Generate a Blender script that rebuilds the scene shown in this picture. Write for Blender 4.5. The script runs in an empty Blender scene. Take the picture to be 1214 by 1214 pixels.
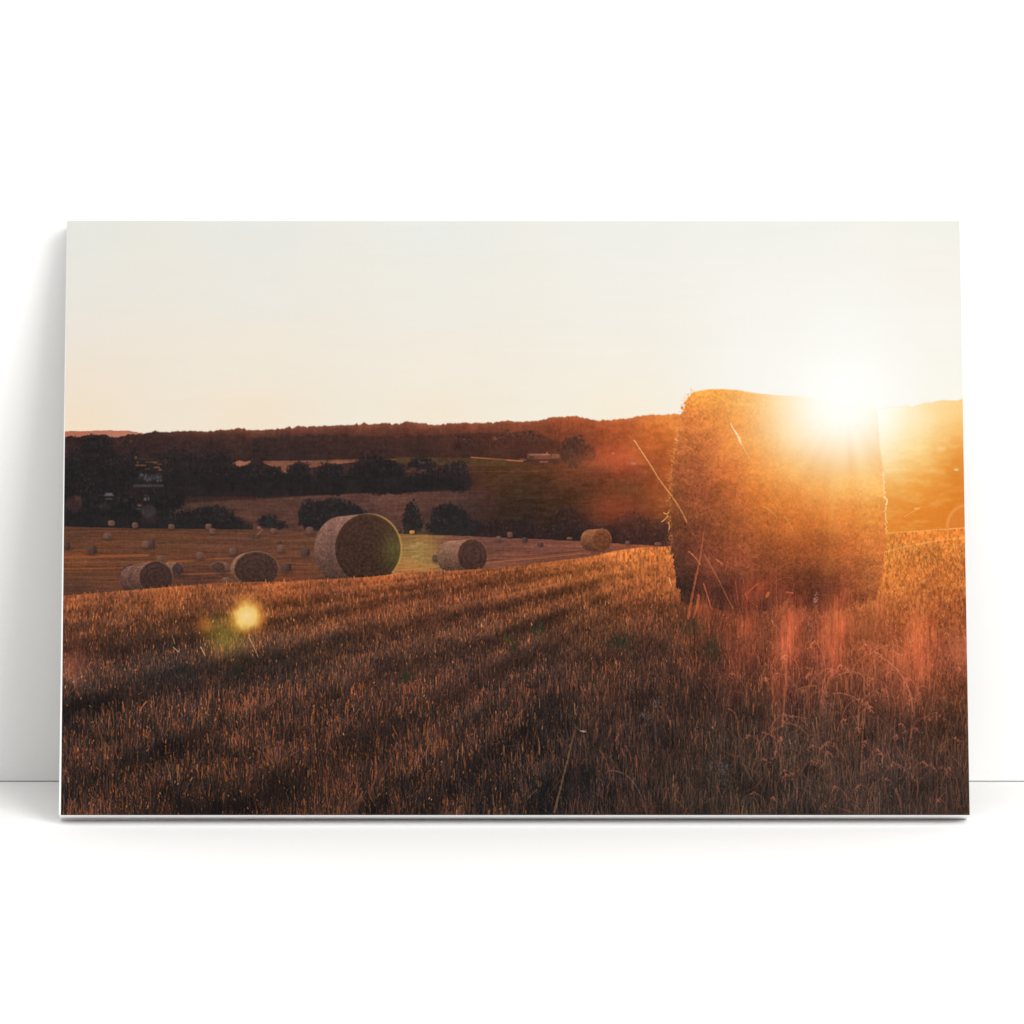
import numpy as np
S = 2.0                      # texels per unit of the drawing grid
X0, Y0, X1, Y1 = 60.0, 250.0, 1160.0, 980.0
PW, PH = int((X1-X0)*S), int((Y1-Y0)*S)
rng = np.random.default_rng(11)
YY, XX = np.meshgrid((np.arange(PH)+.5)/S+Y0, (np.arange(PW)+.5)/S+X0, indexing='ij')
YY = YY.astype(np.float32); XX = XX.astype(np.float32)

def blur1(a, r, axis):
    r = int(r)
    if r < 1: return a
    pad = [(0, 0)]*a.ndim; pad[axis] = (r+1, r)
    c = np.cumsum(np.pad(a, pad, mode='edge'), axis=axis, dtype=np.float64)
    n = a.shape[axis]
    hi = np.take(c, np.arange(2*r+1, 2*r+1+n), axis=axis); lo = np.take(c, np.arange(0, n), axis=axis)
    return ((hi-lo)/(2*r+1)).astype(np.float32)
def blur(a, rx, ry=None):
    ry = rx if ry is None else ry
    for _ in range(2):
        a = blur1(blur1(a, rx, 1), ry, 0)
    return a
def up(g, h, w):
    gh, gw = g.shape[:2]
    y = np.linspace(0, gh-1.001, h); x = np.linspace(0, gw-1.001, w)
    yi = y.astype(int); xi = x.astype(int)
    fy = (y-yi).astype(np.float32); fx = (x-xi).astype(np.float32)
    fy = fy*fy*(3-2*fy); fx = fx*fx*(3-2*fx)
    if g.ndim == 3: fy = fy[:, None, None]; fx = fx[None, :, None]
    else: fy = fy[:, None]; fx = fx[None, :]
    a = g[yi][:, xi]; b = g[yi][:, xi+1]; c = g[yi+1][:, xi]; d = g[yi+1][:, xi+1]
    return ((a*(1-fx)+b*fx)*(1-fy)+(c*(1-fx)+d*fx)*fy).astype(np.float32)
def noise(sx, sy, octs=3, fall=.55):          # -1..1, cell size in drawing units
    out = np.zeros((PH, PW), np.float32); amp = 1.; tot = 0.
    for o in range(octs):
        gw = max(2, int((X1-X0)/sx))+2; gh = max(2, int((Y1-Y0)/sy))+2
        gw = min(gw, PW); gh = min(gh, PH)
        out += amp*up(rng.uniform(-1, 1, (gh, gw)).astype(np.float32), PH, PW)
        tot += amp; amp *= fall; sx /= 2.; sy /= 2.
    return out/tot
def idw(pts, p=2.6, soft=14.):                # smooth colour map through control points
    pts = np.array(pts, np.float32)
    gx = np.linspace(X0, X1, 111); gy = np.linspace(Y0, Y1, 74)
    GY, GX = np.meshgrid(gy, gx, indexing='ij')
    d = np.sqrt((GX[..., None]-pts[:, 0])**2+(1.25*(GY[..., None]-pts[:, 1]))**2+soft**2)
    w = d**-p; w /= w.sum(-1, keepdims=True)
    return up((w@pts[:, 2:]).astype(np.float32), PH, PW)
def line(pts):                                # polyline y(x) over the grid columns
    p = np.array(pts, float)
    return np.interp((np.arange(PW)+.5)/S+X0, p[:, 0], p[:, 1]).astype(np.float32)
def step(a, soft=.6): return np.clip(a/soft+.5, 0, 1)
def jag(amp, size, seed):
    r = np.random.default_rng(seed); x = (np.arange(PW)+.5)/S+X0
    o = np.zeros(PW)
    for k in range(3):
        s = size/2**k; n = int((X1-X0)/s)+3
        o += amp/1.7**k*np.interp(x, X0+np.arange(n)*s, r.uniform(-1, 1, n))
    return o.astype(np.float32)
def sm(e0, e1, x):
    t = np.clip((x-e0)/(e1-e0), 0, 1); return t*t*(3-2*t)

class Pic:
    def __init__(s): s.a = np.zeros((PH, PW, 3), np.float32)
    def put(s, m, c):
        c = np.asarray(c, np.float32); s.a += m[..., None]*(c-s.a)
    def box(s, x0, y0, x1, y1):
        return slice(max(0, int((y0-Y0)*S)), min(PH, int((y1-Y0)*S)+1)), slice(max(0, int((x0-X0)*S)), min(PW, int((x1-X0)*S)+1))
    def local(s, x0, y0, x1, y1, f, c):       # blend colour c by mask f(X,Y) inside a window
        q = s.box(x0, y0, x1, y1); X = XX[q]; Y = YY[q]
        if X.size == 0: return
        m = f(X, Y); c = c(X, Y) if callable(c) else np.asarray(c, np.float32)
        
        s.a[q] += m[..., None]*(c-s.a[q])
    def screen(s, m, c):
        c = np.asarray(c, np.float32)/255.; s.a = 255-(255-s.a)*(1-np.clip(m[..., None]*c, 0, 1))
    def strokes(s, x, y, L, lean, curve, col, alpha, wid=1, taper=True):
        # upward strokes rooted at (x,y); L in units
        n = len(x); steps = int(np.max(L)*S)+1
        for k in range(steps):
            t = k/(L*S)
            act = t < 1
            if not act.any(): break
            tt = t[act]; a = alpha[act] if np.ndim(alpha) else alpha
            px = x[act]+lean[act]*L[act]*tt+curve[act]*L[act]*tt*tt
            py = y[act]-L[act]*tt
            ix = ((px-X0)*S).astype(int); iy = ((py-Y0)*S).astype(int)
            w_ = wid[act] if np.ndim(wid) else np.full(ix.shape, wid)
            c = col[act]
            if taper: aa = (a*(.45+.55*tt))[:, None]
            else: aa = np.broadcast_to(np.asarray(a, np.float32).reshape(-1, 1), (len(ix), 1))
            for d in range(int(np.max(wid))):
                ok = (ix+d >= 0)&(ix+d < PW)&(iy >= 0)&(iy < PH)&(d < w_)
                j, i = iy[ok], ix[ok]+d
                s.a[j, i] = s.a[j, i]*(1-aa[ok])+c[ok]*aa[ok]
    def stem(s, pts, w0, w1, c, alpha=.8, wob=.0):    # free curve
        p = np.array(pts, float); d = np.r_[0, np.cumsum(np.hypot(*np.diff(p, axis=0).T))]
        n = int(d[-1]*S*1.5)+2; t = np.linspace(0, d[-1], n)
        if len(p) > 2:      # smooth
            q = np.polyfit(d, p[:, 0], min(3, len(p)-1)), np.polyfit(d, p[:, 1], min(3, len(p)-1))
            x = np.polyval(q[0], t); y = np.polyval(q[1], t)
        else: x = np.interp(t, d, p[:, 0]); y = np.interp(t, d, p[:, 1])
        w = np.linspace(w0, w1, n); c = np.asarray(c, np.float32)
        if wob:
            w = w*.82*(1+wob*1.6*np.repeat(rng.uniform(-1, 1, n//3+1), 3)[:n]); x = x+np.repeat(rng.normal(0, .14, n//4+1), 4)[:n]*(w.max() > 1.2)
        X_0, X_1, Y_0, Y_1 = x.min()-4, x.max()+4, y.min()-4, y.max()+4
        qq = s.box(X_0, Y_0, X_1, Y_1); X = XX[qq]; Y = YY[qq]
        if X.size == 0: return
        m = np.zeros(X.shape, np.float32)
        for k in range(n):
            ax = int((x[k]-X[0, 0])*S); ay = int((y[k]-Y[0, 0])*S); r = int(w[k]*S)+2
            q = slice(max(0, ay-r), ay+r+1), slice(max(0, ax-r), ax+r+1)
            if X[q].size == 0: continue
            m[q] = np.maximum(m[q], np.clip(w[k]*.5+.35-np.hypot(X[q]-x[k], Y[q]-y[k]), 0, .7)/.7)
        s.a[qq] += (alpha*m)[..., None]*(c-s.a[qq])

def paint():
    P = Pic()
    # ---------------------------------------------------------------- sky
    sky = idw([(80,262,229,231,226),(80,340,232,231,225),(80,400,236,229,219),(80,450,240,226,208),(80,505,243,224,198),
      (300,262,230,232,228),(300,350,234,232,226),(300,420,240,231,217),(300,505,242,226,204),
      (520,262,232,234,230),(520,360,236,234,227),(520,430,241,233,220),(520,500,242,230,210),
      (740,262,235,236,232),(740,350,238,236,230),(740,430,242,236,225),(740,490,244,234,214),
      (900,262,237,238,233),(900,360,242,240,235),(900,440,243,242,236),
      (1130,262,236,237,230),(1130,320,242,237,231),(1130,400,242,241,234),(1130,460,244,241,230),
      (1000,400,243,243,240),(1000,480,243,243,242)], soft=30)
    P.a[:] = sky
    cl = noise(90, 7, 3)
    P.a += (cl*1.2)[..., None]*np.array([.6, .8, 1.1])
    # ---------------------------------------------------------------- far ridges and hillside
    X = XX; Y = YY
    r0 = line([(60,514),(78,514),(100,514),(122,513),(150,513.5),(165,516),(185,520)])
    P.put(step(Y-r0-jag(.5,6,1)), idw([(80,515,178,108,86),(150,516,186,120,98),(200,520,150,90,70)]))
    r1 = line([(60,521),(78,521),(84,520),(90,521.5),(97,520.5),(104,518.5),(125,518),(130,521),(140,521),(147,519),(153,517.5),(160,518.5),(172,516.5),
      (182,514.7),(184,513.2),(186,514.5),(200,515),(208,513.8),(225,514.4),(245,514.2),(258,513.2),(261,511.8),(265,513.2),(278,512),(282,511),(286,511.4),
      (288.5,510),(292,513),(310,512.5),(330,511.5),(340,510.5),(343,508.6),(346,510.5),(352,507.6),(356,508.8),(362,509.2),(370,508.4),(390,508),(405,507.5),
      (421,506.5),(423,504.2),(425,506.3),(432,504.2),(436,506),(450,505.5),(453,504),(462,503.9),(464,505.5),(472,505.5),(477,504),(484,502.8),(492,504),
      (505,504.5),(508,505.8),(515,506.5),(528,506),(530,504.3),(540,504.8),(560,504.5),(580,504),(582,502.4),(584,504),(600,501.5),(612,502.6),(628,502.8),(642,500.5),
      (652,498),(668,497),(684,496),(692,498),(702,501.2),(718,501),(735,500),(748,499),(755,496.5),(768,495),(785,494.6),(800,493.5),(812,494),
      (1040,489),(1052,487.5),(1060,486.5),(1075,485.5),(1082,486),(1092,483),(1100,481),(1112,479.5),(1117,477.6),(1128,478),(1134,479),(1141,477)])
    hill = idw([(80,525,44,34,34),(80,560,34,31,33),(80,620,36,33,36),(140,526,60,42,40),(190,522,62,44,42),(200,545,50,38,38),(180,570,36,33,34),(230,520,70,44,38),(240,540,46,37,36),
      (300,514,110,62,46),(300,526,56,40,38),(300,545,46,36,36),(360,513,118,64,50),(360,522,74,46,42),(360,540,52,39,38),(430,511,128,68,50),(430,522,62,42,38),(430,540,50,38,36),
      (500,509,136,72,52),(500,522,66,42,36),(500,542,54,38,34),(560,508,140,72,50),(560,522,72,44,38),(560,542,58,38,32),
      (620,506,150,76,48),(620,520,84,48,38),(620,545,64,40,32),(680,503,172,82,46),(680,515,120,62,42),(680,535,74,44,34),(730,505,186,88,46),(730,520,146,70,40),(730,540,120,52,36),
      (780,500,224,124,58),(780,520,180,84,42),(780,545,140,66,38),(800,505,232,134,60),(800,540,160,78,38)])
    r1 = r1+jag(.7,3.5,2)
    P.put(step(Y-r1, 1.5), hill)
    # darker wooded flank below the first rim
    r2 = line([(60,524),(180,524),(215,521),(260,523),(320,521),(345,518.5),(400,518.5),(470,520),(540,518.5),(558,516.5),(575,516),(600,517),(620,513.5),(632,513.5),(642,519),(665,528),(700,550),(1160,550)])
    m = step(Y-r2-jag(1.5,9,3), 3)*(X > 300)*(X < 700)
    P.put(.55*m*(1-sm(640,700,X)), idw([(300,540,44,36,36),(450,530,52,38,36),(620,530,64,42,36)]))
    # ---- fields on the hillside
    def field(poly_top, poly_bot, col, soft=1.2, a=1., x0=None, x1=None, ex=2):
        t = line(poly_top); b = line(poly_bot)
        mm = step(Y-t, soft)*step(b-Y, soft)*a
        x0 = poly_top[0][0] if x0 is None else x0; x1 = poly_top[-1][0] if x1 is None else x1
        mm = mm*step(X-x0, 2)*step(x1-X, ex)
        P.put(mm, col)
    slope = idw([(560,552,84,58,36),(560,565,92,58,30),(560,590,54,38,32),(560,620,42,33,32),(620,560,86,54,34),(620,580,62,44,30),(620,610,48,36,30),(620,635,40,32,32),
      (680,565,104,56,36),(680,590,66,44,28),(680,615,52,38,28),(680,638,40,32,32),(740,560,136,60,40),(740,580,92,56,32),(740,605,96,48,32),(740,635,52,34,32),
      (790,560,170,80,40),(790,590,130,66,36),(790,615,110,56,34),(790,640,66,38,34)])
    m = step(Y-line([(540,547),(560,546),(620,551),(660,553),(700,556),(800,552)]), 2)*1*(X < 830)
    P.put(m*sm(548,600,X), slope+noise(10, 2.2, 3)[..., None]*9)
    field([(558,544.5),(620,549)], [(558,546),(620,550.8)], (168,100,66))
    field([(556,562),(640,561)], [(556,563),(640,562)], (110,66,40), a=.7)
    field([(312,549.8),(330,549.4),(380,548.8),(428,547.4)], [(312,552),(324,557),(334,566),(350,560),(380,556),(428,550)], (142,88,68)+noise(14,1.5,2)[...,None]*10)
    field([(372,548.5),(470,546.8)], [(372,550),(470,549)], (104,78,46), a=.8)
    field([(275,552),(284,548.6),(290,550.5),(297,549)], [(275,553),(284,556.5),(292,555),(297,553)], (176,112,82))
    field([(470,545),(556,546)], [(470,552),(556,556)], (78,58,40), a=.9)
    field([(556,547),(600,547)], [(556,556),(600,556)], (84,62,38), a=.7)
    # mid brown field behind the bushes
    field([(205,600),(250,598),(320,594),(400,589),(470,586),(600,584)], [(205,640),(600,640)], idw([(220,600,72,52,46),(300,605,84,58,50),(400,595,92,62,54),(470,595,100,66,56),(520,595,84,56,48),(540,620,56,44,42),(430,625,70,50,48),(300,622,84,56,48)])+noise(12,1.6,3)[...,None]*9, soft=2, x1=572, ex=46)
    # tree masses: many small leafy dabs inside outlined crowns
    def crown(cx, cy, rx, ry, c, n=None, a=.93, flat=.75, hi=None):
        c = np.array(c, float); n = n or int(rx*ry*1.3)+14
        u = rng.uniform(0, 2*np.pi, n); r = np.sqrt(rng.uniform(0, 1, n))*(1+rng.normal(0,.06,n))*(1+.10*np.sin(u*3+rng.uniform(0,6))+.06*np.sin(u*7+rng.uniform(0,6)))
        xs = cx+rx*r*np.cos(u); ys = cy+ry*r*np.sin(u)*(np.where(np.sin(u) > 0, flat, 1))
        P.local(cx-rx-3, cy-ry-3, cx+rx+3, cy+ry+3, lambda A, B: np.clip((1.0-np.hypot((A-cx)/rx, (B-cy)/np.where(B > cy, ry*flat, ry)))*min(rx, ry)/3.5, 0, 1)*a, c)
        for x_, y_ in zip(xs, ys):
            s_ = rng.uniform(.5, 1.7)
            k = 1+rng.uniform(-.2, .17)
            cc = c*k
            if y_ < cy-ry*.25 and rng.uniform() < .14: cc = c*1.4+np.array([10,4,0])
            P.local(x_-s_, y_-s_, x_+s_, y_+s_, lambda A, B: np.clip(s_-np.hypot(A-x_, (B-y_)*.8)+.2,0,1)*.62, cc)
    D = (35,32,33); D2 = (38,34,35); W = (47,37,36)
    # back rows
    for cx, cy, rx, ry in [(85,540,12,18),(150,536,10,14),(168,538,12,14),(600,521,14,8),(628,522,13,9),(585,526,14,8)]:
        crown(cx, cy, rx, ry, (56,40,38) if cx < 500 else (78,48,40), a=.5)
    for cx, cy, rx, ry, c in [(115,540,20,22,D),(100,560,26,26,D),(130,566,24,30,D),(90,585,22,26,D),(120,596,34,26,D),(160,560,14,22,D2),(205,560,20,24,(40,35,35)),
        (225,562,20,22,D2),(245,560,20,20,D2),(262,552,14,14,D2),(262,572,26,22,D),(298,566,20,14,D),(305,578,24,16,D),(325,572,16,16,D),
        (354,566,15,16,D),(357,580,20,14,D),(392,567,18,16,D),(395,580,20,14,D),(440,556,22,14,(44,36,36)),(430,572,22,18,D),(455,566,26,20,D),(470,580,22,12,D),(450,582,26,10,D),
        (500,553,16,8,D2),(512,572,24,16,(40,34,35)),(538,568,20,18,(44,36,36)),(545,578,14,12,(44,36,36)),(490,578,20,12,D),
        (205,590,16,24,D),(190,600,20,24,D),(78,612,16,14,(46,40,42)),(100,612,26,13,D),(150,608,22,18,D)]:
        crown(cx, cy, rx, ry, c)
    P.local(60,500,580,600, lambda A,B: .85*step(A-190,8)*step(553-A,12)*sm(562,574,B)*step(line([(60,592),(320,592),(450,587),(560,584)])[P.box(60,500,580,600)[1]][None]-B,3), (36,32,33))
    for cx, cy, rx, ry in [(225,620,26,12),(250,618,30,16),(275,625,14,10),(205,625,20,14),(318,622,12,9),(332,626,9,6),(372,614,20,18),(395,606,20,14),(385,622,32,12),(415,612,18,12),
        (488,611,9,13),(489,624,13,14),(530,616,20,17),(528,628,24,12),(545,622,14,16),(560,630,20,10),(440,634,12,5),(465,636,14,5)]:
        crown(cx, cy, rx, ry, (37,34,35), flat=.9)
    # dark hedge line above the field
    low = line([(60,627),(130,629),(230,630.5),(320,631.5),(370,634),(475,636),(530,638),(580,640),(700,645),(740,648),(795,651)])
    P.put(.85*sm(-14,-3,Y-low-jag(3,14,5))*(X < 300), (36,33,34))
    P.put(.9*sm(-26,-4,Y-low-jag(5,18,6))*step(X-560,30)*(X < 830), idw([(560,630,38,32,34),(700,635,42,32,32),(790,640,78,42,36)]))
    for cx, cy, rx, ry in [(590,632,24,12),(640,634,20,10),(672,618,18,14),(680,630,24,14),(720,636,22,12),(750,628,22,16),(775,634,20,18),(760,642,34,10)]:
        crown(cx, cy, rx, ry, (46,34,32) if cx < 730 else (58,38,34), a=.55)
    crown(679, 541, 16, 21, (70,46,36), a=.75); crown(683, 534, 13, 14, (72,47,38), a=.7); crown(697, 541, 10, 12, (84,50,38), a=.5); crown(550,530,14,12,(60,40,36),a=.4)
    P.put(.25*step(Y-r1-9, 6)*step(560-Y, 8)*step(400-X, 60), (48,38,38))
    # hamlet on the left
    def blob(x, y, w, h, c, a=.8, soft=1.5):
        P.local(x-w/2-2, y-h/2-2, x+w/2+2, y+h/2+2, lambda A, B: a*step(w/2-abs(A-x), soft)*step(h/2-abs(B-y), soft), c)
    for x, y, w, h, c in [(161,545.5,3,3,(112,80,42)),(167,554.8,13,1.5,(128,88,52)),(163,551,2,3,(96,70,42)),(178,551,12,1.4,(100,72,46)),(184,551.5,5,2,(124,84,52)),(189,553.5,6,1.3,(112,78,56)),
        (186,557.2,7,2.2,(120,82,58)),(190,560,4,2.4,(118,78,58)),(175,559,5,1.4,(90,66,56)),(172,547,20,3,(58,46,40))]:
        blob(x, y, w, h, c, .75, 1.2)
    blob(178, 569, 28, 8, (62,58,62), .6, 3)
    for k in range(30):
        blob(rng.uniform(163,192), rng.uniform(566,573.5), rng.uniform(1,2.6), rng.uniform(1,3), (104,98,104) if k % 2 else (44,42,46), .6, 1.8)
    blob(176, 579, 36, 3, (72,64,68), .8, 1.6); blob(176, 576.6, 30, 1, (46,42,44), .6)
    blob(129, 589, 9, 2.4, (112,100,104), .8, 1.6); blob(129, 590.8, 13, 1.4, (96,86,90), .8, 1.2); blob(129, 594.5, 9, 1.6, (82,74,78), .7); blob(129,592.6,8,1.6,(36,33,34),.8)
    blob(172, 595, 3, 4, (104,100,98), .75, 2); blob(176, 594.5, 1.6, 4, (106,100,98), .7, 1.6); blob(173,591,6,1,(92,86,86),.6)
    blob(165.5, 602.5, 5, 2.6, (120,82,76), .8, 2.2); blob(163.5,601.4,2,1.6,(130,66,58),.6,1.6); blob(164,606.5,6,1.4,(80,74,74),.7)
    P.local(160,597,192,622, lambda A,B: .5*sm(1,.5,np.hypot((A-176)/12,(B-609)/10)), (74,66,64))
    P.local(74,584,100,616, lambda A,B: .45*sm(1,.4,np.hypot((A-88)/13,(B-600)/14)), (84,54,52)); blob(92,594,6,4,(120,66,52),.5,4)
    blob(125,603,12,6,(58,50,46),.5,5)
    for x_, y_ in [(490,559),(484,562),(497,563),(502,561)]: blob(x_, y_, 7, 2.6, (96,68,64), .55, 2)
    blob(500,551.5,7,2,(92,68,66),.5,2)
    # farmhouse on the slope
    blob(643, 544, 36, 6.5, (116,72,58), .85, 1.6); blob(640, 542, 24, 1.8, (160,104,78), .8, 1.2); blob(659, 544, 9, 5, (128,84,66), .85); blob(648.5, 540.4, 2, 3, (168,100,70), .9)
    blob(630,545.5,6,3,(64,44,38),.7); blob(655,550,12,4,(66,42,34),.7,2); blob(645,550.6,10,1.2,(176,122,96),.6); blob(620,548,8,2.5,(160,100,66),.5,2)
    blob(727,540.6,2,1.2,(230,170,120),.8); blob(750,551,12,5,(130,66,50),.6,3); blob(751,552.6,6,1.6,(168,108,88),.7,1.5); blob(748,548.5,10,1,(90,46,40),.6)
    for k in range(26):
        blob(rng.uniform(560,790), rng.uniform(553,575), rng.uniform(2,7), .8, (112,72,46), .35, 1)
    # fine mottling of the dark woods
    tex = noise(2.2, 3.2, 2)*.55+noise(9, 5, 3)*.75
    m = step(Y-r1-1, 2)*step(low-Y, 2)
    P.a *= (1+.18*(tex*m))[..., None]
    rim = step(Y-r1,1.5)*np.exp(-np.clip(Y-r1,0,14)/4.)*sm(150,260,X)*(X < 830)
    P.screen(rim*(.34+.12*noise(5,3,2)), (190,92,56))
    # ---------------------------------------------------------------- cut field behind
    edge = line([(60,712),(75,709.5),(100,707.5),(140,704),(200,699),(260,694),(330,692.5),(385,690),(440,687),(480,682),(520,680.5),(580,677),(620,673.5),(660,668),(700,663),(730,656),(760,652),(800,651),(1045,645),(1060,634.5),(1100,631.5),(1150,627.5)])
    far = idw([(90,632,96,62,42),(90,645,92,62,42),(90,662,104,66,42),(90,664,138,76,42),(90,676,112,68,40),(90,690,92,60,42),(90,703,84,56,42),
      (200,636,102,66,42),(200,655,96,64,42),(200,668,124,72,42),(200,685,92,58,40),(230,694,84,54,42),(300,640,98,64,46),(300,660,96,62,44),(300,676,116,70,42),(340,690,110,62,40),
      (370,650,100,66,44),(360,680,104,64,40),(480,642,134,90,54),(490,655,150,112,62),(495,668,150,116,64),(490,676,178,112,56),(540,645,120,74,54),(590,648,106,68,54),(600,660,124,76,54),(640,655,128,78,58),(640,668,112,66,46),
      (700,650,128,76,56),(720,655,130,76,50),(780,650,150,82,50)], soft=8)
    st = noise(70, 2.0, 3)*15+noise(8, 1.4, 2)*9+noise(1.6, 1.4, 1)*6
    far = far*(1+(st/90)[..., None])*np.array([.97,.97,1.08],np.float32)
    fm = step(Y-low-jag(.3,6,7), 1)*step(edge+3-Y, 2)*(X < 830)
    P.put(fm, far)
    for x0, y0, x1, y1, w, c, a in [(76,664,175,661.5,3,(150,84,46),.7),(76,678,150,676.5,1.6,(146,84,46),.6),(200,669,270,665,1.6,(150,84,46),.5),(76,670,330,668,1,(150,88,50),.3),(215,684,290,682,2,(150,86,46),.55),
        (470,679.5,520,675,1,(196,120,60),.8),(560,672,700,658.5,1.2,(170,98,58),.7),(570,668.5,690,656,1,(84,52,42),.7),(590,666,690,658,.8,(160,96,60),.5),(74,631,230,632,1,(60,46,38),.5),(74,642,320,645,1,(74,52,40),.5),(74,653,370,655,1,(74,52,40),.5)]:
        P.stem([(x0,y0),(x1,y1)], w, w, c, a)
    # bales -----------------------------------------------------------------
    fib = noise(1.3, 1.3, 1)*.6+noise(3, 3, 1)*.4
    def bale(fc, fr, lc, lr, side, face, rim, flat=None, tilt=0., mott=.3, rimw=1.4, back=0., ringa=.45):
        """face ellipse fc/fr on the right, far end lc/lr on the left"""
        x0 = min(lc[0]-lr[0], fc[0]-fr[0])-2; x1 = max(fc[0]+fr[0], lc[0]+lr[0])+2
        y0 = min(fc[1]-fr[1], lc[1]-lr[1])-2; y1 = max(fc[1]+fr[1], lc[1]+lr[1])+2
        q = P.box(x0, y0, x1, y1); A = XX[q]; B = YY[q]
        m = np.zeros(A.shape, np.float32)
        for k in range(25):
            t = k/24.; cx = lc[0]+(fc[0]-lc[0])*t; cy = lc[1]+(fc[1]-lc[1])*t
            rx = lr[0]+(fr[0]-lr[0])*t; ry = lr[1]+(fr[1]-lr[1])*t
            m = np.maximum(m, np.clip((1-np.hypot((A-cx)/rx, (B-cy)/ry))*min(rx, ry)/1.+.5, 0, 1))
        if flat: m = m*step(flat-B, 1.5)
        v = np.clip((B-y0)/(y1-y0), 0, 1)
        s_ = np.array(side, float)*(1.14-.66*v[..., None]**1.3)*np.array([1.0,.96,.93])*(1+mott*.62*fib[q][..., None])
        P.a[q] += m[..., None]*(s_-P.a[q])
        rr = np.hypot((A-fc[0])/fr[0], (B-fc[1])/fr[1])
        mf = np.clip((1-rr)*min(fr)/1.+.5, 0, 1)*m
        ang = np.arctan2((B-fc[1])/fr[1], (A-fc[0])/fr[0])
        sw = np.sin(rr*min(fr)*1.1+ang*.7+fib[q]*2.0)
        f_ = np.array(face, float)*(1.06-.18*v[...,None]+(mott*.55*fib[q]+.06*sw)[..., None])*(np.array([1.03,.98,.94])if fr[0]>8 else 1)
        P.a[q] += mf[..., None]*(f_-P.a[q])
        ring = np.exp(-((1-rr)*min(fr)/rimw)**2)*m*(.25+.75*sm(.6,-.6,np.sin(ang)))
        P.a[q] += (ringa*ring*(.75+.5*fib[q]))[..., None]*(np.array(rim, float)-P.a[q])
    def shade(x, y, w, h, a=.5):
        P.local(x-w, y-h, x+w, y+h, lambda A, B: a*np.clip(1-np.hypot((A-x)/w, (B-y)/h), 0, 1), (40,32,32))
    small = [(132,623.5,9,8,0),(160,626,8,8,0),(203,627.5,8,7,0),(247,627.5,8,8,0),(251.5,633,9,8,0),(324,632.5,8,7,0),(127.5,638.5,11,9,0),(79,650,9,10,1),(109,655,13,11,1),
        (173,648.5,10,10,0),(180,647,8,10,1),(237,662,10,10,0),(275.5,657,9,10,0),(190,665.5,11,9,0),(367,632,10,10,0),(331,646,5,5,1),(332.5,653,9,10,0),(362,658,12,10,1),(339,676,14,11,1),
        (488.5,634,7,5,2),(491,652,13,6,3),(493,664,11,6,3),(498,649,10,8,3),(516,665,8,10,1),(591,641.5,7,7,0),(604.5,637,7,8,0),(622,643,8,7,1),(640.5,648.5,8,6,1),(675,641.5,7,4,0),(744,646.5,6,5,0),(780,648,9,5,0),
        (471,628,4,3,1),(152,675,14,7,1),(375,657,5,12,0),(268,691,12,8,0)]
    for x, y, w, h, k in small:
        side = [(116,82,68),(84,64,56),(220,140,74),(156,120,82)][k]; face = [(98,70,60),(60,46,44),(190,118,64),(150,114,74)][k]
        if k < 3: shade(x+1, y+h*.45, w*.9, h*.4, .5)
        t_ = rng.uniform(-.06, .06)*h
        P.local(x-w, y-h, x+w, y+h, lambda A, B: np.clip((1-(np.abs((A-x)/(w*.5))**3.2+np.abs((B-y-t_*(A-x)/w)/(h*.46))**3.2))*2.2, 0, 1)*.9, lambda A, B: (np.array(side, float)*(1-sm(-.1,.35,(A-x)/w))[..., None]+np.array(face, float)*sm(-.1,.35,(A-x)/w)[..., None])*(1.1-.28*np.clip((B-y)/h+.5,0,1))[..., None]*(1+.12*fib[P.box(x-w, y-h, x+w, y+h)])[..., None])
    P.stem([(302,640),(311,631)], 2, 1.6, (140,92,76), .8); blob(307,629,4,3,(150,104,96),.8,2); blob(304,640,9,5,(70,52,44),.7,2)
    # middle sized ones
    shade(215,686,12,5,.5); bale((211,678),(7,8),(200,677),(7,7.5),(122,92,80),(70,52,48),(150,106,84),flat=685)
    shade(266,683,12,5,.4); bale((258.5,676),(9,7),(266,676),(6,6.5),(112,82,70),(76,56,50),(140,100,80),flat=682)
    shade(176,704,40,7,.6)
    bale((168,688),(18,17),(157,690),(15,16),(112,84,76),(96,70,62),(146,104,84),flat=704); bale((185,687.5),(20,19),(172,688.5),(18,18),(118,86,76),(64,47,44),(150,100,66),flat=705.5)
    P.stem([(155,700),(153,690),(160,677),(168,672)], .8, .8, (64,48,46), .6)
    shade(300,698,36,6,.6)
    bale((304,677.5),(26.5,20.8),(295,678),(22,19.5),(138,104,90),(66,49,44),(168,120,84),flat=697)
    shade(424,690,60,8,.6)
    bale((436.5,653.5),(39.5,41.5),(404,655),(31.5,39.5),(132,98,88),(63,46,39),(130,92,64),flat=689.5,mott=.40,rimw=1.1,ringa=.35)
    P.local(420,612,480,690, lambda A,B: .6*np.exp(-((np.hypot((A-436.5)/39.5,(B-653.5)/41.5)-.99)*34)**2)*sm(425,460,A)*(B<682), (214,158,84))
    P.local(372,612,400,690, lambda A,B: .25*np.clip(1-abs(A-392)/9,0,1), (70,52,48))
    P.screen(np.exp(-(((X-466)/14)**2+((Y-655)/22)**2))*.27*((X-436.5)**2/39.5**2+(Y-653.5)**2/41.5**2 < 1), (90,110,20))
    
    shade(548,679,36,6,.5)
    bale((560,662),(17.5,20),(534,663),(16.5,18.5),(136,100,86),(70,50,44),(156,104,66),flat=681,mott=.34)
    shade(708,656,22,4,.5)
    bale((713.5,643),(11.5,13),(699,643.5),(10.8,12.5),(140,92,66),(104,64,44),(176,116,70),flat=656,mott=.3)
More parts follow.
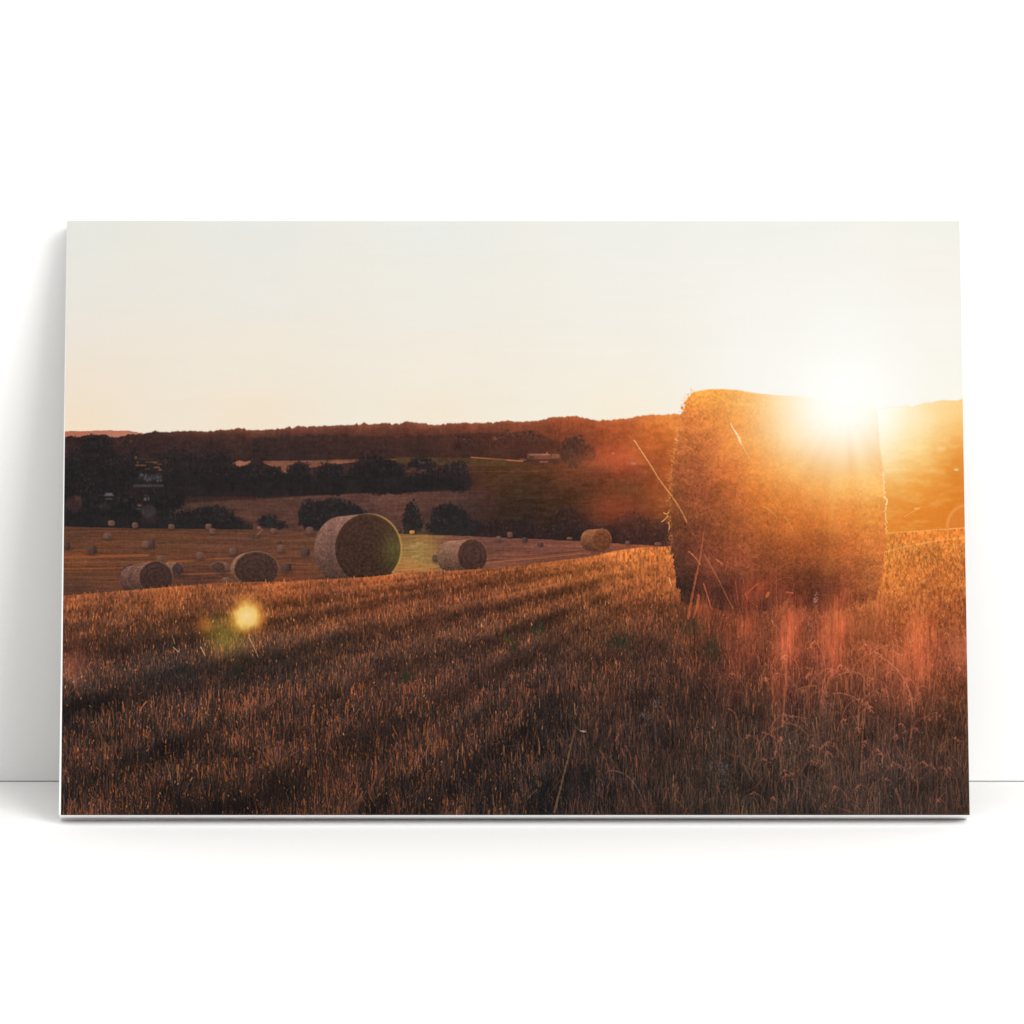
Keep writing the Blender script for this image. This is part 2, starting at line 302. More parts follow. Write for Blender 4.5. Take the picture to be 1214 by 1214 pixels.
    # ---------------------------------------------------------------- right side hills, seen through the glare
    rh = idw([(1045,495,246,222,180),(1045,520,246,212,150),(1045,545,246,200,126),(1045,560,244,190,110),(1060,580,240,164,70),(1060,610,228,136,52),(1075,625,220,122,46),
      (1090,500,246,205,140),(1090,530,246,198,116),(1090,550,243,182,96),(1090,580,234,150,54),(1090,610,222,124,40),(1115,490,246,196,120),(1130,485,246,198,126),(1130,520,240,172,90),(1140,545,226,140,48),
      (1130,560,220,134,44),(1125,580,228,140,50),(1135,600,216,122,40),(1100,625,222,130,50),(1135,625,214,118,44)], soft=9)
    m = step(Y-r1+1.0, 1.6)*(X > 1030)*step(edge-Y, 2)
    P.put(m, rh*(1+.02*noise(3,2,2)[...,None]))
    P.a[:] = P.a
    hz = noise(9, 4, 3)*.6+noise(26, 9, 2)*.6
    P.put(.34*m*sm(545, 600, Y), (204,106,30)); P.put(.3*m*sm(1080, 1140, X)*sm(500, 560, Y), (214,118,34))
    P.put(.30*np.clip(hz+.1, 0, 1)*m*sm(500, 545, Y), (214,120,36)); P.put(.35*np.clip(-hz, 0, 1)*m, (250,214,140))
    P.local(1095, 525, 1150, 612, lambda A, B: .42*sm(1, .3, np.hypot((A-1142)/30, (B-566)/38)), (206,112,34))
    for x, y, w, h, c, a in [(1100,508,6,2.2,(250,220,170),.45),(1116,535,9,4,(244,214,160),.55),(1134,560,5,1.8,(250,232,190),.8),(1062,560,26,2.4,(250,218,160),.3),(1107,561,28,2.4,(246,196,120),.22),(1096,574,16,3,(246,190,110),.3),(1120,578,16,3,(244,184,100),.25),(1087,606,6,1.8,(248,214,130),.6),(1065,572,16,9,(248,206,140),.2)]:
        blob(x, y, w, h, c, a, max(2.4, h*1.3))
    P.stem([(1072,616),(1080,611),(1092,604)], .8, .8, (242,180,110), .6)
    P.local(1110,596,1150,634, lambda A,B: .5*(np.hypot((A-1146)/23,(B-628)/26) < 1), (214,124,56))
    P.local(1110,596,1150,634, lambda A,B: .38*np.exp(-((np.hypot((A-1146)/23,(B-628)/26)-1)*12)**2), (244,176,110))
    # ---------------------------------------------------------------- stubble in front
    near = idw([(80,718,124,70,42),(200,708,132,74,42),(330,702,146,80,44),(450,692,146,80,46),(560,686,146,80,46),(650,678,164,94,50),(700,672,172,98,50),(750,662,196,114,56),(785,680,180,98,50),(790,660,196,112,54),
      (80,745,92,56,40),(200,740,100,60,38),(330,735,112,64,38),(450,725,112,62,40),(560,718,104,60,42),(650,715,120,68,42),(760,712,140,74,42),
      (80,775,96,52,40),(200,772,66,46,38),(330,765,70,48,38),(450,758,88,54,40),(560,750,92,56,42),(650,745,100,60,42),(770,745,106,60,42),
      (80,800,56,42,38),(200,798,50,41,38),(330,795,58,44,39),(450,790,72,48,40),(560,785,80,52,42),(650,785,74,50,42),(770,780,74,50,42),
      (80,830,62,44,38),(200,830,66,46,40),(330,830,72,47,39),(450,830,72,47,39),(560,830,66,46,40),(650,830,58,44,40),(770,830,64,46,40),
      (80,880,56,42,38),(200,880,58,42,37),(330,880,66,44,37),(450,880,68,46,38),(560,880,56,42,38),(650,880,52,41,38),(770,880,58,44,40),
      (80,945,50,39,37),(200,945,56,41,36),(330,945,60,42,36),(450,945,54,40,36),(560,945,44,37,36),(630,950,37,35,36),(700,945,44,38,37),(800,945,54,43,37),
      (850,745,130,66,44),(850,790,92,54,42),(850,840,76,50,42),(850,890,66,47,40),(850,945,60,45,38),(950,740,130,68,46),(950,790,116,62,46),(950,840,90,54,44),(950,890,74,50,43),(950,945,64,47,42),
      (1060,650,216,130,58),(1060,690,196,114,52),(1060,730,170,92,50),(1060,770,146,78,50),(1060,820,106,60,46),(1060,880,76,50,44),(1060,945,60,45,42),
      (1130,640,216,128,54),(1130,690,190,108,52),(1130,730,166,90,50),(1130,775,150,80,56),(1130,820,116,64,44),(1130,880,88,54,42),(1130,945,72,48,42)], soft=16)
    nm = step(Y-edge, 1.2)
    tt = (Y-645)/np.maximum(905-X, 60)
    rows = np.interp(np.clip(tt, 0, 2), [0,.08,.10,.14,.165,.19,.205,.22,.245,.27,.29,.33,.36,.42,.5,.6,.75,1,2], [0,.18,.05,-.1,-.22,.08,.28,.0,-.34,-.22,.16,.04,-.2,.16,-.16,.14,-.12,.06,0]).astype(np.float32)
    rows *= sm(820, 640, X)
    patch = noise(60, 22, 3)
    low_n = up(np.random.default_rng(3).uniform(-1, 1, (60, 9)).astype(np.float32), 600, 600)
    ti = np.clip((np.log(np.clip(tt, .05, 2))+3)/3.7*599, 0, 599).astype(int); xi_ = np.clip((XX-X0)/(X1-X0)*599, 0, 599).astype(int)
    rown = low_n[ti, xi_]*sm(840, 520, X)
    patch = .6*patch+.9*rown
    clump = noise(13, 9, 3)
    lift = .16*sm(700, 500, X)*sm(900, 820, Y)
    near = near*(1.10+lift+.95*rows+.24*patch+.20*clump)[..., None]
    boost = np.interp(Y-edge, [0,40,110], [1.12,1.06,1.0]).astype(np.float32)*(1+.16*sm(560,760,X)*sm(740,690,Y)-.06*sm(1000,1100,X))
    near = near*boost[..., None]
    kd = np.clip((.3+.7*sm(0, 110, Y-edge))*sm(1160, 600, X)*.82+.2*sm(760, 900, Y), 0, 1)[..., None]
    dk = near*(1-kd)*np.array([.80,.76,.74])+kd*np.stack([near[...,0]*.50+8, near[...,1]*.58+7, near[...,2]*.66+6], -1)
    P.put(nm, dk*(1+.34*noise(2.0,3.6,2))[..., None])
    # thousands of stalks, back to front
    lum = near
    N = 64000
    yb = 640+(990-640)*rng.uniform(0, 1, N)**.85; xb = rng.uniform(66, 1156, N)
    order = np.argsort(yb); yb = yb[order]; xb = xb[order]
    ex = np.interp(xb, (np.arange(PW)+.5)/S+X0, edge)
    keep = yb > ex+.5; xb = xb[keep]; yb = yb[keep]; ex = ex[keep]
    n = len(xb); dep = np.clip((yb-ex)/300., 0, 1)
    base = lum[np.clip(((yb-Y0)*S).astype(int), 0, PH-1), np.clip(((xb-X0)*S).astype(int), 0, PW-1)]
    rw = rows[np.clip(((yb-Y0)*S).astype(int), 0, PH-1), np.clip(((xb-X0)*S).astype(int), 0, PW-1)]
    kind = rng.uniform(0, 1, n)
    kc = kd[np.clip(((yb-Y0)*S).astype(int), 0, PH-1), np.clip(((xb-X0)*S).astype(int), 0, PW-1), 0]
    L = (3.0+23*dep**1.15)*rng.uniform(.45, 1.25, n)
    lean = rng.normal(0, .06+.5*(kind > .92), n); curve = rng.normal(0, .05+.12*(kind > .8), n)
    bright = rng.uniform(0, 1, n)
    pn = patch[np.clip(((yb-Y0)*S).astype(int), 0, PH-1), np.clip(((xb-X0)*S).astype(int), 0, PW-1)]
    cn = clump[np.clip(((yb-Y0)*S).astype(int), 0, PH-1), np.clip(((xb-X0)*S).astype(int), 0, PW-1)]
    bright = np.clip(bright+.20*pn+.30*rw+.18*cn, 0, 1)
    f = np.where(bright < .48, rng.uniform(.36, .78, n), np.where(bright < .84, rng.uniform(.82, 1.25, n), rng.uniform(1.25, 1.9, n)))
    col = base*f[:, None]
    f = 1+(f-1)*(.55+.45*kc); col = base*f[:, None]
    wm = np.clip((f-1)*.75, 0, .6)[:, None]
    col = col*(1-wm)+wm*np.array([172,82,42])*np.clip(base[:, :1]/78., .75, 1.35)
    col = np.where((f < .75)[:, None], col*(1+kc[:, None]*np.array([-.08,.0,.04])), col); col = np.clip(col+rng.normal(0, 3, (n, 1)), 20, 255)
    alpha = np.where(kind > .5, .72, .5)*(.7+.3*kc)
    wid = np.where((dep > .45)&(kind > .62), 2, 1)+((dep > .75)&(kind > .9))
    CH = 40
    for k in range(CH):
        s_ = slice(n*k//CH, n*(k+1)//CH)
        P.strokes(xb[s_], yb[s_], L[s_], lean[s_], curve[s_], col[s_], alpha[s_], wid[s_])
        # sunlit tips and short straws belonging to the same rank
        far_w = np.interp(yb[s_]-ex[s_], [0, 60, 110], [1., .8, 0.])
        lit = np.where(xb[s_] > 640, np.interp(yb[s_], [700,780,860,960], [1.0,.42,.16,.05]), np.interp(yb[s_], [700,790,850,980], [1.2,.5,.8,.85]))
        m_ = rng.uniform(0, 1, s_.stop-s_.start) < (.36+1.1*np.clip(rw[s_], -.3, .3)+.22*np.clip(pn[s_], -.8, .8)+.35*np.clip(cn[s_], -.5, .6))*lit
        xi, yi, li, fw = xb[s_][m_], yb[s_][m_], L[s_][m_], far_w[m_]
        c_ = np.array([[204,106,52]])*rng.uniform(.55, 1.15, (len(xi), 1)); q_ = rng.uniform(0, 1, len(xi)) < .16
        c_[q_] = np.array([228,152,96])*rng.uniform(.8, 1.05, (q_.sum(), 1))
        c_ = c_*(1-.12*(1-fw))[:, None]
        ls = np.where(rng.uniform(0, 1, len(xi)) < .2+.6*fw, rng.uniform(2.5, 6, len(xi)), rng.uniform(1., 3.2, len(xi)))
        ls = np.where((yi > 820)&(rng.uniform(0, 1, len(xi)) < .20), rng.uniform(5, 15, len(xi)), ls)
        P.strokes(xi+lean[s_][m_]*li, yi-li*rng.uniform(.3, .9, len(xi))+ls*.5, ls, lean[s_][m_]*.8, curve[s_][m_], np.clip(c_, 0, 255), rng.uniform(.4, .85, len(xi)), np.where(rng.uniform(0,1,len(xi)) < .35, 2, 1)+(rng.uniform(0,1,len(xi)) < .05), taper=False)
        # fallen straw lying across
        m2 = rng.uniform(0, 1, s_.stop-s_.start) < .11
        xi, yi = xb[s_][m2], yb[s_][m2]; li = L[s_][m2]*.5
        P.strokes(xi, yi-li*.3, li*.6, rng.choice([-1, 1], len(xi))*rng.uniform(.8, 2.5, len(xi)), rng.normal(0, .5, len(xi)), base[s_][m2]*np.array([1.3,1.3,1.5])*rng.uniform(.7, 1.25, (len(xi), 1)), .5, 1, taper=False)
    # softer bloom of light in the near rows
    bl = noise(34, 22, 3)
    wlr = (sm(760, 900, X)*sm(780, 880, Y)*nm)[..., None]
    P.a = P.a*(1-wlr)+wlr*P.a*np.array([.90,1.03,1.06])
    P.a *= (1-.34*np.clip(bl-.05, 0, .6)*sm(760, 850, Y)*nm)[..., None]
    P.put(.22*np.clip(-bl-.05, 0, .6)*sm(740, 830, Y)*nm*sm(1000, 700, X), (128, 62, 38))
    # clods, green weeds, pale heads
    for x, y, rx, ry, c, a in [(638,750,12,9,(44,46,30),.5),(735,763,18,13,(40,42,32),.55),(480,805,9,7,(44,48,30),.5),(820,745,14,14,(38,44,30),.6),(845,770,14,20,(44,44,32),.5),(610,770,8,9,(42,44,32),.4),
        (220,800,14,9,(36,40,34),.5),(280,800,12,9,(34,38,34),.5),(600,760,7,5,(60,66,28),.4),(400,760,18,8,(40,34,32),.4)]:
        for k in range(int(rx*ry*1.4)):
            xx = x+rx*rng.normal(0, .5); yy = y+ry*rng.normal(0, .5); s_ = rng.uniform(.6, 1.5)
            P.local(xx-s_, yy-s_*1.6, xx+s_, yy+s_*1.6, lambda A, B: a*.55*(np.hypot((A-xx)*1.6, (B-yy)*.5) < s_), np.array(c)*rng.uniform(.7, 1.35))
    P.stem([(1050,635.5),(1075,633.5),(1105,631.5),(1146,628.5)], 1.3, 1.3, (246,184,104), .7, wob=.3)
    P.stem([(1048,641),(1146,635)], 6, 6, (208,118,50), .35)
    P.stem([(1050,657),(1075,651),(1100,646),(1120,643),(1146,641)], 2., 2., (244,178,98), .5, wob=.4)
    for k in range(1500):
        x = rng.uniform(1046, 1148); y = 648+rng.exponential(26)
        P.stem([(x, y), (x+rng.normal(0, 1), y-rng.uniform(.6, 2.4))], .7, .6, (240,170,84) if rng.uniform() < .5 else (150,82,40), rng.uniform(.2, .6)*np.interp(y, [650,760,820], [1,.6,.2]))
    # ---------------------------------------------------------------- the great bale
    L_ = np.array([(466,821),(472,817),(480,812),(492,807),(505,805),(520,803),(540,799),(565,796),(590,794.5),(620,794),(650,795),(670,798),(690,801),(705,805),(718,809),(735,814)], float)
    R_ = np.array([(466,1030),(490,1040),(510,1042),(540,1044),(560,1047),(580,1049),(620,1050),(650,1049),(680,1047),(700,1042),(720,1036),(735,1030)], float)
    T_ = line([(800,479),(812,477),(818,471),(822,467.5),(832,465.5),(845,464),(858,464),(872,465),(886,467),(900,469.5),(920,471.2),(945,472),(965,474),(990,479),(1040,486),(1060,490)])
    q = P.box(780, 455, 1070, 760); A = XX[q]; B = YY[q]
    ln = noise(3.2,3.2,2)[q]
    le = np.interp(B, L_[:, 0], L_[:, 1])+ln*2.6+1.2*np.sin(B/3.1+3*ln); re = np.interp(B, R_[:, 0], R_[:, 1])+ln*.8
    bot = 726+5*np.sin(A/17.)+ln*8+np.where(A < 840, (840-A)*-.1, 0)-sm(950,1040,A)*8
    mb = step(A-le, 1.2)*step(re-A, 1.5)*step(B-T_[None, q[1]]-ln*.3, 1.8)*sm(4, -4, B-bot)
    gb = idw([(825,475,232,150,72),(850,470,240,160,78),(880,475,242,164,80),(920,478,244,176,96),(820,500,196,112,66),(850,500,214,124,62),(880,505,226,134,58),(915,505,236,156,78),
      (810,530,176,98,64),(840,530,182,96,60),(870,530,212,120,56),(905,530,230,142,62),(935,520,240,176,108),(805,560,152,84,58),(830,560,150,80,56),(865,560,188,96,52),(900,560,216,120,50),(935,560,230,144,62),
      (802,590,130,74,54),(830,590,134,70,52),(865,590,160,82,50),(900,590,188,98,44),(935,590,204,112,46),(970,580,222,134,56),(1010,580,238,158,72),(1040,580,242,168,84),
      (802,625,104,62,46),(830,625,122,66,48),(870,625,142,76,46),(910,625,164,86,42),(950,620,182,94,42),(990,615,208,112,50),(1030,610,224,132,58),
      (804,660,88,52,42),(830,660,120,64,48),(870,660,122,62,42),(910,660,130,68,40),(950,655,150,74,40),(990,655,160,80,42),(1030,650,206,112,56),
      (812,700,60,42,38),(840,700,80,48,40),(870,700,80,46,38),(910,700,92,46,34),(950,700,88,46,34),(985,700,82,44,34),(1015,690,160,84,48),(1040,690,188,104,56),
      (840,722,58,40,36),(900,722,66,40,34),(960,722,68,40,34),(1020,722,120,62,40)], soft=10)
    tex = (noise(1.5,1.5,1)*.42+noise(2.8,2.8,1)*.42+noise(12,5,2)*.3+noise(40,9,2)*.25)
    P.a[q] += mb[..., None]*(np.minimum(gb[q]*(np.array([1.0,1,1])+np.array([.05,.01,-.10])*sm(700,560,B)[...,None]),[250,250,250])*(1+(.30*np.clip((np.hypot(A-1000,B-490)-50)/150,.08,1)*tex[q])[..., None])-P.a[q])
    P.a[q] *= (1-mb*(.12*sm(870, 800, A)*sm(520, 600, B)+.12*sm(640, 720, B)))[..., None]
    P.a[q] *= (1+mb*.10*noise(26, 40, 2)[q]*sm(60, 160, np.hypot(A-1000, B-490)))[..., None]
    # straw on it
    n = 12000; xs = rng.uniform(798, 1046, n); ys = rng.uniform(474, 728, n)
    l0 = np.interp(ys, L_[:, 0], L_[:, 1]); kk = (xs > l0+3)&(ys > np.interp(xs, (np.arange(PW)+.5)/S+X0, T_)+6)&(xs < np.interp(ys, R_[:,0], R_[:,1])-6); xs = xs[kk]; ys = ys[kk]; n = len(xs)
    cb = P.a[((ys-Y0)*S).astype(int), ((xs-X0)*S).astype(int)].copy(); fade = np.clip(1.15-np.exp(-((np.hypot(xs-1000, ys-490))/150)**2)*1.2, .06, 1)
    fk = np.where(rng.uniform(0, 1, n) < .45, rng.uniform(.72, .92, n), rng.uniform(1.06, 1.3, n))
    P.strokes(xs, ys, rng.uniform(1.5, 7, n), rng.normal(0, 1.3, n), rng.normal(0, .9, n), np.clip(cb*fk[:, None], 0, 255), .68*fade, 1, taper=False)
    # sunlit fringe of the left edge and right edge
    for k in range(230):
        y = rng.uniform(500, 668) if k % 5 else rng.uniform(466, 720); x = np.interp(y, L_[:, 0], L_[:, 1])+rng.normal(-.5, 1.6)
        c = np.array([238,160,84])*rng.uniform(.75, 1.08)
        P.stem([(x, y), (x+rng.normal(-.8, 1.2), y-rng.uniform(.5, 2.6))], .7, .5, np.minimum(c, 255), rng.uniform(.3, .75))
    for p in [[(784.5,621.5),(788,619),(792,614)],[(793,631),(793.5,626),(792,622)],[(787,611),(790,612.5),(793,610)],[(800,523.5),(803,525.5)],[(793,688),(796,698)],[(820,466),(818.5,463)],[(816,471),(813,470)]]:
        P.stem(p, 1.3, .9, (246,186,108), .85)
    yy = np.arange(562, 634, 1.3)
    xr = 1049+np.interp(yy, [560,592,597,604,612,634], [-2,-.5,3,1.2,1,2])
    for x, y in zip(xr, yy):
        x += rng.normal(0, .6); P.stem([(x, y), (x+rng.normal(0, .8), y+1.2)], .9, .9, (252,226,176), rng.uniform(.3, .9))
    P.stem([(1048,592),(1052,597),(1050,601)], 1.1, 1.1, (252,230,184), .9)
    # grasses growing up in front of the bale
    n = 1500; xs = rng.uniform(806, 1060, n); ys = rng.uniform(728, 770, n)+0*xs
    cb = near[((ys-Y0)*S).astype(int), ((xs-X0)*S).astype(int)]
    P.strokes(xs, ys, rng.uniform(8, 30, n), rng.normal(0, .1, n), rng.normal(0, .12, n), np.clip(cb*rng.uniform(.45, 1.1, (n, 1)), 0, 255), .5, 1)
    G = (222,134,76)
    for p, w0, w1, c, a in [
        ([(752,525),(757,533),(764,543),(772,556),(780,569)],1.7,1.5,(226,166,104),.8), ([(780,569),(790,583),(797,592),(806,606),(814,622)],1.8,1.6,(214,138,76),.8), ([(812,620),(830,650),(850,690)],1.0,.8,(170,92,54),.35),
        ([(866,505),(870,512),(875,520),(878,528)],1.2,2.6,(250,226,176),.9), ([(878,528),(884,538),(888,546)],1.8,1.0,(240,186,120),.65), ([(888,546),(905,572),(925,600)],.9,.7,(234,150,78),.4),
        ([(905,604),(914,609),(921,617)],1.2,.8,(232,156,84),.7), ([(930,615),(936,624),(941,634)],1,.8,(230,160,90),.65), ([(955,550),(948,560),(944,568)],.8,.6,(244,190,110),.4), ([(946,540),(925,558),(906,560)],.8,.6,(244,180,100),.25),
        ([(817,657),(824,664),(830,672)],1.8,1.4,(216,118,74),.75), ([(834,634),(831,655),(826,685),(820,710),(816,736)],1.4,3.4,(188,92,54),.62), ([(828,708),(826,722),(822,735)],3,2,(196,96,56),.55),
        ([(834,660),(848,683),(860,707),(869,724)],1.4,1.4,(188,104,60),.55), ([(834,695),(839,710),(843,724)],1.8,1.3,(206,98,58),.65), ([(849,666),(857,672)],2.2,1.6,(216,110,72),.6), ([(860,680),(863,668)],1.2,1,(196,100,64),.5),
        ([(872,690),(874,710),(879,734)],1.5,1.0,(170,80,52),.45), ([(881,690),(883,702),(886,716)],1.2,.9,(180,84,56),.45), ([(898,695),(890,702),(884,708)],1.6,1.0,(196,92,60),.5), ([(880,700),(888,714),(898,722)],1.1,.8,(180,84,58),.35),
        ([(911,706),(909,710)],3.6,3,(196,110,60),.6), ([(914,724),(914,694)],1,1,(150,84,50),.55), ([(921,730),(920,686)],.9,.9,(160,88,54),.5), ([(925,728),(924,690),(929,688),(928,725)],.9,.9,(160,88,54),.45), ([(933,705),(940,706)],3,2,(206,92,66),.55),
        ([(932,722),(934,712)],1.6,1.2,(196,100,70),.45), ([(915,738),(918,745)],2.2,1,(176,140,80),.55)]:
        P.stem(p, w0, w1, c, a, wob=.25)
    # long grass stems in the shaded corner
    for p, w0, w1, c, a in [([(681,868),(678,880),(672,905),(664,935),(657,963)],1.6,3,(104,80,60),.8),([(684,864),(688,868),(694,867)],1,2.2,(104,84,72),.6),([(692,872),(694,890),(696,915)],1.6,1.2,(96,72,56),.6),([(688,868),(694,869)],1.2,2.4,(176,176,184),.7),
        ([(720,915),(735,916),(748,925),(760,945),(765,963)],1.4,1,(112,96,92),.6),([(708,890),(722,898),(732,908)],1,.8,(90,72,66),.5),([(722,898),(728,906),(734,914)],1,.8,(104,80,70),.5),
        ([(762,860),(761,900)],1.6,1.2,(98,76,68),.5),([(776,858),(778,885)],2.2,1.4,(96,72,62),.5),([(862,842),(870,846),(874,858),(881,880)],2,1.2,(150,88,66),.5),
        ([(600,886),(618,884)],1,1,(88,64,52),.5),([(622,830),(660,822)],1,.9,(84,64,56),.4),([(592,905),(604,893),(616,889)],1,.8,(84,64,56),.4),
        ([(893,770),(912,815),(926,850),(930,862)],1.2,1,(150,92,64),.5),([(927,862),(930,830),(932,790),(934,760)],2.2,1.5,(176,98,66),.45),([(927,862),(915,868),(902,880),(898,892)],1.8,1.5,(140,84,64),.45),([(930,850),(944,851),(958,854)],1.4,.9,(140,90,66),.5),
        ([(944,820),(955,816),(968,815)],1.2,2,(170,100,62),.5),([(970,814),(968,770)],1,1,(150,84,58),.4),([(995,802),(1005,799),(1018,800),(1025,810)],1.6,1.2,(176,104,72),.55),([(988,824),(1004,825),(1018,832)],2,1,(176,108,76),.5),([(1025,810),(1025,840),(1022,880),(1022,920)],1.4,2,(140,84,62),.55),
        ([(1026,806),(1034,814),(1036,830)],1.2,.9,(160,90,64),.45),([(1035,775),(1050,768),(1064,768),(1072,774)],1.6,1.2,(190,112,76),.5),([(1042,780),(1056,790),(1064,796),(1072,806),(1078,825),(1082,845)],1.4,2.2,(190,116,84),.55),([(1056,792),(1070,798),(1082,805)],1,.8,(190,110,78),.4),
        ([(1084,850),(1086,825),(1092,815),(1100,818)],2,1.4,(168,98,76),.45),([(1082,850),(1078,880),(1070,920)],1.8,1.4,(130,80,66),.45),([(1048,810),(1052,825),(1054,845)],1.4,1,(170,98,70),.45),([(1000,855),(1020,850),(1045,856)],1,.9,(130,82,62),.4),([(904,870),(914,873),(924,882),(926,900)],2,1.4,(140,86,66),.45),
        ([(930,858),(945,862),(958,874)],3,2,(140,86,62),.35),([(1062,936),(1066,948),(1068,963)],3,1.6,(128,82,56),.5),([(1112,820),(1125,830),(1136,850)],1,.8,(140,84,60),.4),([(1050,862),(1060,878),(1064,900)],1.2,1,(140,88,64),.4),([(990,930),(1006,908),(1016,880)],1.4,1,(120,80,64),.35),
        ([(932,905),(950,915),(960,935),(966,960)],1.4,2,(112,78,66),.35),([(880,770),(884,830)],1,.8,(150,84,56),.3),([(612,936),(630,905),(640,890)],1,.8,(80,62,54),.35),([(205,770),(212,776)],1.2,.9,(230,186,136),.8),([(207,766),(204,756)],1,.8,(206,160,100),.6),([(238,770),(243,780)],1.4,1,(226,180,140),.8),
        ([(296,760),(300,768),(306,782)],1.2,1,(212,150,120),.75),([(165,850),(170,838),(174,834)],1.4,2,(196,110,64),.7),([(110,800),(104,792),(112,788)],1.2,1,(196,100,60),.5)]:
        P.stem(p, w0, w1, c, a, wob=.3)
    for x, y, rx, ry, c, n_ in [(776,835,5,6,(120,102,104),45),(766,850,9,5,(112,96,96),60),(852,912,17,9,(104,92,96),150),(858,928,10,8,(92,80,84),50),(967,714,2.6,8,(206,150,134),45),(960,745,4,10,(160,116,100),45),(930,878,12,14,(100,80,76),70),(1000,800,20,16,(150,90,66),60)]:
        for k in range(n_):
            xx = x+rx*rng.normal(0,.5); yy = y+ry*rng.normal(0,.5); t_ = rng.uniform(0,6.3); l_ = rng.uniform(.8,2.6)
            P.stem([(xx,yy),(xx+l_*np.cos(t_),yy+l_*np.sin(t_))], .6, .6, np.array(c)*rng.uniform(.8,1.15), rng.uniform(.2,.6))
    for k in range(70):
        x = rng.uniform(880, 1140); y = rng.uniform(800, 965); th = rng.choice([-1, 1])*rng.uniform(.3, 1.5); l = rng.uniform(18, 60)
        tip = (x+l*.55*np.sin(th), y-l*.8); mid = (x+l*.12*np.sin(th), y-l*.55)
        b_ = near[min(PH-1, int((y-Y0)*S)), min(PW-1, int((x-X0)*S))]; cc = np.minimum(b_*1.15+np.array([44,18,10]), 255)
        P.stem([(x, y), mid, tip], 1.2, .9, cc, .55, wob=.2)
        for q in range(9):
            t_ = q/9.; hx = tip[0]+(tip[0]-mid[0])*t_*.45+rng.normal(0, .8); hy = tip[1]+l*.10*t_*t_*2+rng.normal(0, .8)
            P.stem([(hx, hy), (hx+rng.normal(0, 2.2), hy+rng.uniform(.8, 3.4))], 1.1, .8, np.minimum(cc*rng.uniform(.95, 1.3), 255), .55)
    # fine dry panicles fanning in the lower right
    for k in range(420):
        x = rng.uniform(868, 1148); y = rng.uniform(770, 965); l = rng.uniform(6, 26); th = rng.normal(-1.57, .75); cv = rng.normal(0, .5)
        x1 = x+l*.5*np.cos(th); y1 = y+l*.5*np.sin(th); x2 = x1+l*.5*np.cos(th+cv); y2 = y1+l*.5*np.sin(th+cv)
        b_ = near[min(PH-1, int((y-Y0)*S)), min(PW-1, int((x-X0)*S))]
        P.stem([(x,y),(x1,y1),(x2,y2)], .8, rng.uniform(.6, 1.5), np.minimum(b_*1.05+np.array([46,20,12]), 255), rng.uniform(.12, .42))
    for k in range(260):
        x = rng.uniform(76, 900); y = rng.uniform(800, 965); l = rng.uniform(8, 34); th = rng.normal(-1.57, .5); cv = rng.normal(0, .6)
        x1 = x+l*.5*np.cos(th); y1 = y+l*.5*np.sin(th); x2 = x1+l*.5*np.cos(th+cv); y2 = y1+l*.5*np.sin(th+cv)
        b_ = near[min(PH-1, int((y-Y0)*S)), min(PW-1, int((x-X0)*S))]
        P.stem([(x,y),(x1,y1),(x2,y2)], .7, rng.uniform(.5, 1.), b_*1.1+np.array([16,8,6]), rng.uniform(.12, .4))
    for k in range(520):           # glinting straw in the last light
        x = rng.uniform(76, 600)**1.0; y = rng.uniform(735, 962)
        if rng.uniform() < x/760: continue
        s_ = rng.uniform(.5, 1.3); h_ = rng.uniform(.8, 3.4)
        c = np.array([236,128,58])*rng.uniform(.75, 1.06) if rng.uniform() < .8 else np.array([244,190,130])
        P.stem([(x, y), (x+rng.normal(0, .8), y-h_)], s_, s_*.7, c, rng.uniform(.45, .95))
    for k in range(420):
        x = rng.uniform(1050, 1148); y = rng.uniform(645, 850)
        P.stem([(x, y), (x+rng.normal(0, 1.2), y-rng.uniform(.6, 2.6))], .8, .6, (244,186,96) if y < 770 else (226,134,66), rng.uniform(.2, .7)*np.interp(y, [650,760,850], [1,.8,.4]))
    # ---------------------------------------------------------------- light of the sun and its flares as printed
    r = np.hypot(X-1003, (Y-478)*1.0)
    th = np.arctan2(X-1003, Y-478)
    dg = np.degrees(np.arctan2(X-1003, np.maximum(Y-478, .1)))
    rays = np.interp(dg, [-90,-76,-66,-56,-49,-42,-35,-28,-21,-15,-10,-4,0,4,8,12,16,22,28,36,44,54,66,90],
        [0,-.1,.3,-.2,.5,-.1,.6,-.2,.4,-.1,.1,.6,.2,-.8,-.5,.4,.6,0,-.2,.4,-.2,.3,-.1,0]).astype(np.float32)
    rays = rays*sm(12, 60, r)*sm(300, 120, r)*(Y > 482)
    ground = step(Y-np.where(X < 812, r1, np.where(X > 1041, r1, T_))+.7, 1.4)
    soft_r = np.hypot((X-1000)/1.25, Y-488)
    P.screen(np.exp(-(r/135)**2)*(1+.5*rays)*ground*.36, (250,122,34))
    P.screen(np.exp(-(r/230)**2)*ground*.07, (240,90,30))
    P.screen(np.exp(-(soft_r/76)**2)*(1+.20*rays)*ground*.78, (245,212,166))
    P.screen(np.exp(-(soft_r/62)**2)*ground*.95, (248,241,230))
    for rx_, wd, ln_, am in [(988,6,150,.16),(1022,8,140,.16)]:
        P.screen(np.exp(-((X-(1000+(rx_-1000)*(.55+.0045*(Y-485))))/wd)**2)*sm(488,550,Y)*np.exp(-np.clip(Y-500,0,400)/ln_)*am, (246,170,80))
    P.put(.5*np.exp(-(np.hypot((X-1003)/1.2, Y-470)/105)**2)*(1-ground), (252,251,246))
    P.put(.85*np.exp(-(np.hypot((X-1003)/1.35, Y-466)/40)**2), (255,254,251))
    P.a = np.minimum(P.a, 255)
    P.a = np.minimum(P.a, 255)
